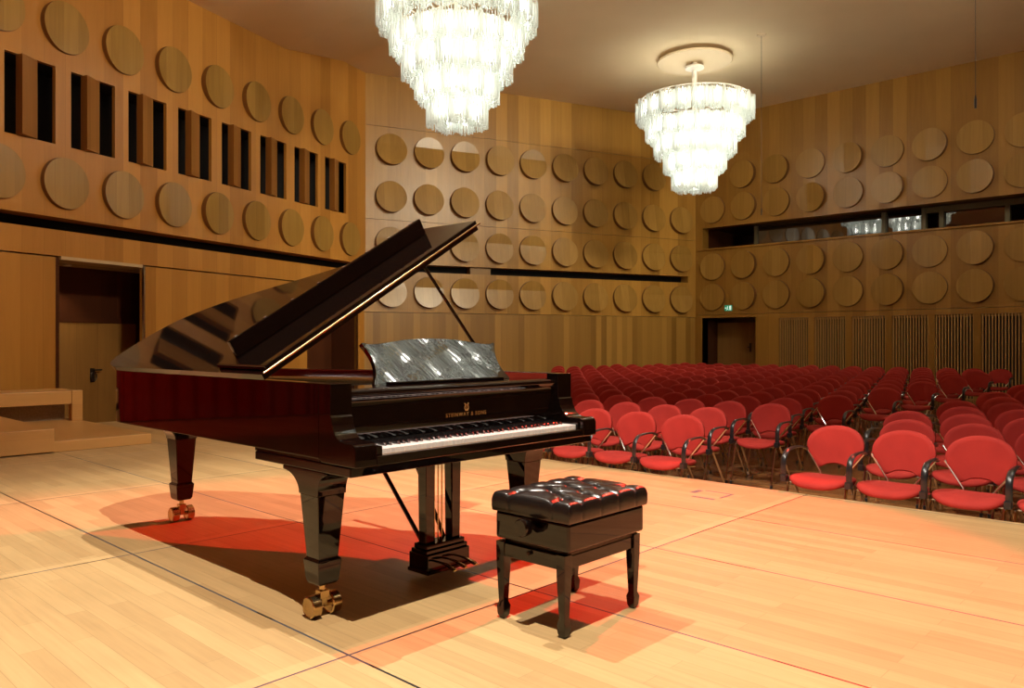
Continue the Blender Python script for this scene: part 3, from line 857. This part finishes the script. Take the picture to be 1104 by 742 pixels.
for i in range(90):
    x = 1.86+i*.0134
    y1 = 4.66-1.5*max(0, x-2.12)
    mb.tube([(x, 2.85, .942), (x+.0*(y1-2.8), max(3.0, min(y1, 4.66)), .942)], .0011, 4)
P_(tag(mb.build('strings', M['steel'], smooth=0), kind='stuff'))
# keybed and underside
P_(MB().box(1.704, PX1-.004, 2.62, 3.12, .676, .695).box(1.70, 3.165, 2.41, 3.11, .640, .676).build('keybed', M['lacquer'], smooth=0, bevel=.004))
mb = MB()
mb.box(1.76, 3.0, 3.30, 3.38, .70, .795).box(1.76, 2.55, 4.0, 4.08, .70, .795).box(2.2, 2.3, 3.1, 4.45, .67, .795)
mb.box(1.84, 2.22, 4.60, 4.80, .655, .795)
P_(mb.build('underside_beams', M['lacquer'], smooth=0, bevel=.004))
# arms (cheeks)
prof = [(2.38, .678), (2.38, .742), (2.388, .760), (2.405, .768), (2.45, .766), (2.485, .772), (2.512, .795), (2.528, .83), (2.535, .858), (2.541, .862), (2.541, ZT), (2.62, ZT), (2.62, .690), (2.60, .678)]
for x0, x1 in ((PX0, 1.80), (3.06, PX1)):
    P_(MB().prism(prof, lambda a, b, t: (t, a, b), x0, x1).build('arm', M['lacquer'], smooth=40, bevel=.007, seg=3))
for x0, x1 in ((1.80, 1.845), (3.048, 3.06)):
    P_(MB().box(x0, x1, 2.405, 2.57, .70, .748).build('key_block', M['lacquer'], smooth=0, bevel=.004))
P_(MB().box(1.80, 3.06, 2.383, 2.412, .678, .714).build('key_slip', M['lacquer'], smooth=0, bevel=.005, seg=3))
# keys
kb = P_(MB().box(1.846, 3.047, 2.412, 2.60, .70, .712).build('keyboard', M['soundboard'], smooth=0))
KW = 1.201/52
wk = None
for i in range(52):
    x = 1.846+KW*i
    if wk is None:
        wk = MB().box(.0006, KW-.0006, 2.417, 2.60, .7135, .735).build('white_key', M['ivory'], smooth=0, bevel=.0012); o = wk
    else: o = inst(wk)
    o.parent = kb; o.location = (x, 0, 0)
kb.location = (0, 0, 0)
bk_ = None
names = 'ABCDEFG'
for i in range(51):
    nm = names[i % 7]
    if nm in ('B', 'E'): continue
    x = 1.846+KW*(i+1)+{'C': -.002, 'D': .002, 'F': -.003, 'G': 0, 'A': .003}[nm]
    if bk_ is None:
        bk_ = MB().prism([(2.472, .735), (2.482, .747), (2.60, .747), (2.60, .735)], lambda a, b, t: (t, a, b), -.0055, .0055).build('black_key', M['ebony'], smooth=0, bevel=.0015); o = bk_
    else: o = inst(bk_)
    o.parent = kb; o.location = (x, 0, 0)
P_(MB().box(1.846, 3.047, 2.565, 2.572, .736, .752).build('key_felt', M['ebony'], smooth=0))
# fallboard
prof = [(2.572, .753), (2.566, .79), (2.566, .90), (2.558, .925), (2.553, .938), (2.556, .950), (2.566, .956), (2.60, .957), (2.60, .753)]
fb = P_(MB().prism(catmull(prof[:6], 5)+prof[6:], lambda a, b, t: (t, a, b), 1.80, 3.06).build('fallboard', M['lacquer'], smooth=50))
def text_mesh(body, size, mat, name):
    cu = bpy.data.curves.new(name, 'FONT'); cu.body = body; cu.size = size; cu.extrude = .0004; cu.align_x = 'CENTER'; cu.space_character = 1.25
    to = bpy.data.objects.new(name+'_tmp', cu); COL.objects.link(to)
    bpy.context.view_layer.update()
    me = bpy.data.meshes.new_from_object(to.evaluated_get(bpy.context.evaluated_depsgraph_get()))
    me.name = name
    bpy.data.objects.remove(to)
    me.materials.clear(); me.materials.append(mat)
    o = bpy.data.objects.new(name, me); COL.objects.link(o); return o
tx = text_mesh('STEINWAY & SONS', .0225, M['letter'], 'lettering')
w = tx.dimensions.x or .25
bpy.context.view_layer.update(); w = max(v.co.x for v in tx.data.vertices)-min(v.co.x for v in tx.data.vertices)
tx.parent = fb; tx.scale = (.25/w,)*3; tx.rotation_euler = (PI/2, 0, 0); tx.location = (2.44, 2.5652, .812)
# lyre emblem
mb = MB()
for sx in (-1, 1):
    pts = catmull([(sx*.003, 0, -.012), (sx*.010, 0, -.008), (sx*.012, 0, 0), (sx*.007, 0, .010), (sx*.010, 0, .018), (sx*.014, 0, .017)], 5)
    mb.tube(pts, .0016, 6)
for dx in (-.004, 0, .004): mb.tube([(dx, 0, -.008), (dx, 0, .013)], .0006, 5)
mb.tube([(-.008, 0, .013), (.008, 0, .013)], .001, 5).tube([(-.008, 0, -.014), (.008, 0, -.014)], .0016, 6).tube([(0, 0, -.014), (0, 0, -.008)], .002, 6)
o = mb.build('emblem', M['letter'], smooth=60); o.parent = fb; o.location = (2.44, 2.5650, .850)
# music shelf and desk
P_(MB().box(1.81, 3.05, 2.60, 2.80, .935, .958).build('music_shelf', M['lacquer'], smooth=0, bevel=.005, seg=3))
o_ = [(-.428, 0), (-.425, .012), (-.405, .045), (-.392, .09), (-.392, .13), (-.404, .175), (-.420, .208), (-.410, .214), (-.375, .206), (-.30, .212), (-.15, .232), (0, .238)]
ol = catmull(o_, 3); ol = ol+[(-a, b) for a, b in ol[::-1][1:]]
mb = MB()
th = math.radians(30)
def desk(a, b, t): return (2.49+a, 2.745+b*math.sin(th)+t*math.cos(th), .958+b*math.cos(th)-t*math.sin(th))
mb.prism(ol, desk, 0, .024)
P_(mb.build('music_desk', M['desk'], smooth=25, bevel=.004, seg=2))
P_(MB().box(2.13, 2.85, 2.722, 2.75, .958, .970).build('desk_ledge', M['lacquer'], smooth=0, bevel=.003))
# main lid, hinged on the spine
TH = math.radians(31.3)
lid_out = [(x-1.70, y) for x, y in offset(OUT, -.010) if y > 3.0]
lid_out = [(lid_out[0][0], 3.005)]+lid_out+[(lid_out[-1][0], 3.005)]
HX, HZ = 1.695, ZT+.006
lid = MB().prism(lid_out, lambda a, b, t: (a, b, t), 0, .026).build('lid', M['lacquer'], smooth=40, bevel=.005, seg=3)
lid.rotation_euler = (0, -TH, 0)
lid.location = (HX, 0, HZ); P_(lid)
fl = MB().box(.02, 1.475, 3.008, 3.44, .0275, .050).build('front_flap', M['lacquer'], smooth=0, bevel=.005, seg=3); fl.parent = lid
ap = MB().box(.075, 1.385, 3.325, 3.347, .051, .138).build('flap_apron', M['lacquer'], smooth=0, bevel=.004, seg=2); ap.parent = lid
mb = MB()
for i in range(8): mb.box(.115+i*.17, .130+i*.17, 3.329, 3.343, .1385, .1415)
o = mb.build('rubber_buttons', M['steel'], smooth=0, bevel=.001); o.parent = lid
mb = MB().tube([(.0, 3.004, .0268), (1.49, 3.004, .0268)], .0055, 8)
o = mb.build('flap_hinge', M['brass'], smooth=60); o.parent = lid
for yy in (3.25, 3.95, 4.4):
    P_(MB().tube([(1.692, yy-.05, ZT+.006), (1.692, yy+.05, ZT+.006)], .007, 8).build('lid_hinge', M['brass'], smooth=60))
# prop stick
c_, s_ = math.cos(TH), math.sin(TH)
def lidpt(a, y, n=0): return Vector((HX+a*c_-n*s_, y, HZ+a*s_+n*c_))
PROP_BASE = Vector((3.11, 3.06, ZT-.01)); PROP_TOP = lidpt(1.18, 3.22, -.004)
dirv = (PROP_TOP-PROP_BASE)
mb = MB().tube([PROP_BASE, PROP_BASE+dirv*.2, PROP_BASE+dirv*.3, PROP_TOP], [.017, .021, .0125, .0115], 10, flat=(1, .7))
P_(mb.build('lid_prop', M['lacquer'], smooth=50))
# legs
def make_leg(cx, cy, topz, axis):
    mb = MB()
    hz = topz-.105
    mb.sqloft(cx, cy, [(.137, .040, .040), (.150, .049, .049), (.228, .057, .057), (.240, .057, .057), (.248, .047, .047), (hz, .066, .066)])
    # head: concave brackets, long on one side and short on the other
    ks = [k*PI/16 for k in range(9)]
    arc = [(.070+.125*(1-math.cos(t)), hz+.088*math.sin(t)) for t in ks]
    arc2 = [(-.070-.05*(1-math.cos(t)), hz+.088*math.sin(t)) for t in ks]
    poly = arc+[(.195, topz), (-.12, topz)]+arc2[::-1]
    if axis == 'y': mb.prism(poly, lambda a, b, t: (cx+t, cy+a, b), -.070, .070)
    else: mb.prism(poly, lambda a, b, t: (cx-a, cy+t, b), -.070, .070)
    leg = PF(mb.build('leg', M['lacquer'], smooth=30, bevel=.003))
    cs = MB()
    cs.lathe([(.014, .085), (.014, .138)], 12, Matrix.Translation((cx, cy, 0)))
    cs.box(cx-.022, cx+.022, cy-.02, cy+.02, .075, .108)
    cs.tube([(cx-.05, cy, .047), (cx+.05, cy, .047)], .011, 10)
    cs.box(cx-.014, cx+.014, cy-.018, cy+.018, .04, .08)
    ca = cs.build('caster_bracket', M['brass'], smooth=40, bevel=.002); ca.parent = leg
    for sx in (-1, 1):
        w = MB().lathe([(.010, -.020), (.036, -.020), (.040, -.022), (.046, -.018), (.046, .018), (.040, .022), (.034, .018), (.010, .018)], 28, Matrix.Translation((cx+sx*.048, cy, .047)) @ Matrix.Rotation(PI/2, 4, 'Y')).build('caster_wheel', M['brass'], smooth=35)
        w.parent = leg
    return leg
make_leg(1.845, 2.815, .618, 'y')
make_leg(3.10, 2.815, .618, 'y')
make_leg(2.205, 4.966, .634, 'x')
# pedal lyre
LX, LY = 2.575, 2.90
ly = PF(MB().box(LX-.165, LX+.165, LY-.11, LY+.11, .578, .618).build('lyre', M['lacquer'], smooth=0, bevel=.004))
def sub(o, par): o.parent = par; return o
for sx in (-1, 1):
    sub(MB().frustum((LX+sx*.086, LY, .165), (.026, .026), (LX+sx*.086, LY, .58), (.030, .030)).build('lyre_post', M['lacquer'], smooth=0, bevel=.003), ly)
    sub(MB().tube([(LX+sx*.07, LY+.04, .15), (LX+sx*.13, LY+.44, .655)], .011, 8).build('lyre_brace', M['lacquer'], smooth=60), ly)
sub(MB().box(LX-.137, LX+.137, LY-.07, LY+.07, .04, .125).box(LX-.134, LX+.134, LY-.058, LY+.058, .125, .145).box(LX-.125, LX+.125, LY-.047, LY+.047, .145, .168).box(LX-.143, LX+.143, LY-.076, LY+.076, .032, .05).build('pedal_box', M['lacquer'], smooth=0, bevel=.004), ly)
for dx in (-.07, 0, .07):
    sub(MB().tube([(LX+dx, LY-.06, .085), (LX+dx, LY-.12, .083), (LX+dx, LY-.165, .072), (LX+dx, LY-.19, .066)], [.008, .012, .018, .012], 10, flat=(1., .35)).build('pedal', M['brass'], smooth=60), ly)
    sub(MB().tube([(LX+dx*.35, LY+.012, .16), (LX+dx*.35, LY+.012, .62)], .0035, 6).build('pedal_rod', M['brass'], smooth=60), ly)

# ------------------------------------------------------------------ piano bench
bench = empty('piano_bench', (2.577, 2.07, 0)); tag(bench, 'black adjustable piano bench with tufted leather seat in front of the keys', 'bench')
BX0, BX1, BY0, BY1 = 2.32, 2.833, 1.875, 2.266
def B_(o):
    o.parent = bench; o.matrix_parent_inverse = Matrix.Translation((-2.577, -2.07, 0)); return o
B_(MB().box(BX0, BX1, BY0, BY1, .335, .447).build('seat_box', M['lacquer'], smooth=40, bevel=.012, seg=3))
B_(MB().box(BX0+.03, BX1-.03, BY0+.03, BY1-.03, .31, .34).build('lift_frame', M['bronze'], smooth=0))
ap = B_(MB().box(2.33, 2.825, 1.905, 1.928, .262, .318).box(2.33, 2.825, 2.232, 2.255, .262, .318).box(2.327, 2.35, 1.91, 2.25, .262, .318).box(2.807, 2.83, 1.91, 2.25, .262, .318).build('apron', M['lacquer'], smooth=0, bevel=.003))
for lx in (2.345, 2.812):
    for lyy in (1.918, 2.242):
        mb = MB()
        lx_o = lx; 
        mb.sqloft(lx, lyy, [(0., .011, .011), (.016, .018, .018), (.052, .021, .021), (.070, .0145, .0145), (.235, .0215, .0215), (.322, .0225, .0225)])
        B_(mb.build('leg', M['lacquer'], smooth=30, bevel=.002))
kn = B_(MB().lathe([(.0, .0), (.013, 0), (.013, .024), (.030, .028), (.035, .034), (.035, .064), (.031, .070), (0, .071)], 28, Matrix.Translation((2.321, 2.065, .415)) @ Matrix.Rotation(-PI/2, 4, 'Y')).build('height_knob', M['lacquer'], smooth=40))
B_(MB().lathe([(0, 0), (.009, 0), (.009, .012), (0, .014)], 12, Matrix.Translation((2.328, 2.08, .302)) @ Matrix.Rotation(-PI/2, 4, 'Y')).build('lock_button', M['bronze'], smooth=40))
# tufted cushion
btn = [(u, v) for v in (.22, .78) for u in (.16, .387, .613, .84)]+[(u, .5) for u in (.273, .5, .727)]
segs = []
for i, a in enumerate(btn):
    for b in btn[i+1:]:
        dx, dy = (a[0]-b[0])*.52, (a[1]-b[1])*.40
        if .10 < math.hypot(dx, dy) < .15 and a[1] != b[1]: segs.append((a, b))
for u in (.16, .387, .613, .84): segs += [((u, .22), (u, -.05)), ((u, .78), (u, 1.05))]
for v in (.22, .78): segs += [((.16, v), (-.05, v)), ((.84, v), (1.05, v))]
segs += [((.273, .5), (-.05, .5)), ((.727, .5), (1.05, .5))] if False else []
CX0, CX1, CY0, CY1 = 2.309, 2.844, 1.864, 2.277
W_, D_ = CX1-CX0, CY1-CY0
def dseg(p, a, b):
    ax, ay = a[0]*W_, a[1]*D_; bx, by = b[0]*W_, b[1]*D_; px, py = p[0]*W_, p[1]*D_
    t = max(0, min(1, ((px-ax)*(bx-ax)+(py-ay)*(by-ay))/((bx-ax)**2+(by-ay)**2)))
    return math.hypot(px-ax-t*(bx-ax), py-ay-t*(by-ay))
nu, nv = 96, 76
v = []; f = []
def ccurve(t):  # compress the parameter towards the rim so the edge rounds well
    return t
for j in range(nv+1):
    for i in range(nu+1):
        u, w = i/nu, j/nv
        eu, ew = min(u, 1-u)*W_, min(w, 1-w)*D_
        R = .022
        def rnd(e): return 0 if e > R else R-math.sqrt(max(0, R*R-(R-e)**2))
        z = .528-rnd(eu)-rnd(ew)*(1 if eu > R else .6)
        z = max(z, .494)
        dome = .014*(1-(2*u-1)**2)*(1-(2*w-1)**2)
        dimp = sum(.016*math.exp(-(((u-a)*W_)**2+((w-b)*D_)**2)/.00045) for a, b in btn)
        cr = 0
        for a, b in segs:
            q = dseg((u, w), a, b)
            if q < .04: cr = max(cr, .0085*math.exp(-(q/.009)**2)+.005*math.exp(-(q/.022)**2))
        edge = min(1, min(eu, ew)/.02)
        v.append((CX0+u*W_, CY0+w*D_, z+dome-(dimp+cr)*(.35+.65*edge)))
for j in range(nv):
    for i in range(nu):
        a = j*(nu+1)+i; f.append((a, a+1, a+nu+2, a+nu+1))
# side skirt
per = [i for i in range(nu+1)]+[j*(nu+1)+nu for j in range(1, nv+1)]+[nv*(nu+1)+i for i in range(nu-1, -1, -1)]+[j*(nu+1) for j in range(nv-1, 0, -1)]
lower = []
cxm, cym = (CX0+CX1)/2, (CY0+CY1)/2
for lvl, (ins, z) in enumerate(((0., .468), (.002, .4505), (.006, .4475))):
    ring = []
    for p in per:
        x, y, _ = v[p]
        sx = max(-1, min(1, (x-cxm)/(W_/2))); sy = max(-1, min(1, (y-cym)/(D_/2)))
        # seams in the skirt
        q = 0
        u, w = (x-CX0)/W_, (y-CY0)/D_
        if lvl == 0:
            for s0 in (.16, .387, .613, .84):
                if abs(abs(sy)-1) < 1e-6: q = max(q, .004*math.exp(-(((u-s0)*W_)/.006)**2))
            for s0 in (.22, .78):
                if abs(abs(sx)-1) < 1e-6: q = max(q, .004*math.exp(-(((w-s0)*D_)/.006)**2))
        ring.append(len(v)); v.append((x-(ins+q)*(sx if abs(sx) > .999 else 0), y-(ins+q)*(sy if abs(sy) > .999 else 0), z))
    lower.append(ring)
prev = per
for ring in lower:
    m_ = len(ring)
    for k in range(m_): f.append((prev[k], ring[k], ring[(k+1) % m_], prev[(k+1) % m_]))
    prev = ring
f.append(tuple(prev))
cu = B_(MB().add(v, f).build('cushion', M['leather'], smooth=70))
for a, b in btn:
    z = .525+.014*(1-(2*a-1)**2)*(1-(2*b-1)**2)-.0235
    o = MB().lathe([(0, .006), (.006, .005), (.009, .001), (.009, -.006)], 10, Matrix.Translation((CX0+a*W_, CY0+b*D_, z))).build('button', M['leather'], smooth=60); o.parent = cu
    
# ------------------------------------------------------------------ lights
def spot(name, loc, target, power, col, size_deg, blend=.3, radius=.08):
    d = bpy.data.lights.new(name, 'SPOT'); d.energy = power; d.color = col; d.spot_size = math.radians(size_deg); d.spot_blend = blend; d.shadow_soft_size = radius
    o = bpy.data.objects.new(name, d); COL.objects.link(o); o.location = loc
    o.rotation_euler = (Vector(target)-Vector(loc)).to_track_quat('-Z', 'Y').to_euler(); return o
spot('stage_spot', (.7, .8, 7.1), (2.6, 3.2, 0), 3050, (1., .91, .77), 66, .4, .03)
spot('stage_spot', (2.7, 4.9, 7.1), (3.4, 2.6, 0), 1850, (1., .92, .80), 84, .5, .03)
spot('red_spot', (8.4, 2.9, 5.1), (2.2, 2.9, 0), 3700, (1., .03, .015), 52, .35, .03)
spot('red_spot', (3.0, 5.0, 7.1), (-2.4, 11.0, .7), 2200, (1., .03, .015), 34, .6, .1)  # added lamp on the unseen curtain, feeds the red piano reflection
spot('wall_fill', (12.0, 1.0, 7.3), (14.6, 14.2, 3.6), 3600, (1., .88, .64), 66, .8, .9)  # added fill out of view, lifts the middle side wall
spot('wall_fill', (5.0, 3.0, 7.1), (5.0, 13.2, 3.6), 2000, (1., .88, .64), 80, .8, .5)  # same kind of added fill, for the stage side wall
spot('wall_fill', (12.0, 1.6, 7.5), (20.5, 7.0, 4.2), 900, (1., .88, .64), 70, .8, .5)  # weaker added fill towards the rear wall
spot('ceiling_fill', (8.5, -3.5, 3.6), (12.0, 5.5, 7.6), 1500, (1., .86, .62), 95, .9, .4)  # added unseen lamp that only brightens the ceiling
al = FLF.pt(7.2, -.62, 2.34)
spot('alcove_downlight', al, (al[0], al[1], 0), 26, (1., .75, .4), 100, .6, .03)

world = bpy.data.worlds.new('World'); scene.world = world; world.use_nodes = True
world.node_tree.nodes['Background'].inputs[0].default_value = (.9, .7, .5, 1)
world.node_tree.nodes['Background'].inputs[1].default_value = .02

# ------------------------------------------------------------------ camera
cd = bpy.data.cameras.new('Camera'); cam = bpy.data.objects.new('Camera', cd); COL.objects.link(cam)
cd.sensor_fit = 'HORIZONTAL'; cd.sensor_width = 36.; cd.lens = 36.*841./1104.
cd.shift_y = (369.-371.)/1104.*-1*-1
cam.location = (0, 0, 1.145)
cam.rotation_euler = (PI/2, 0, math.radians(43.1)-PI/2+0)
yaw = math.radians(43.1)
fwd = Vector((math.cos(yaw), math.sin(yaw), 0))
cam.rotation_euler = fwd.to_track_quat('-Z', 'Y').to_euler()
cd.clip_start = .05; cd.clip_end = 200
scene.camera = cam
vs = scene.view_settings
vs.view_transform = 'Standard'; vs.look = 'None'; vs.gamma = 1.; vs.use_curve_mapping = False; vs.exposure = 0.
cy = scene.cycles
cy.max_bounces = 8; cy.diffuse_bounces = 4; cy.glossy_bounces = 5; cy.transparent_max_bounces = 24; cy.transmission_bounces = 4
cy.use_denoising = True
cy.sample_clamp_indirect = 6.; cy.sample_clamp_direct = 0
cy.caustics_reflective = False; cy.caustics_refractive = False
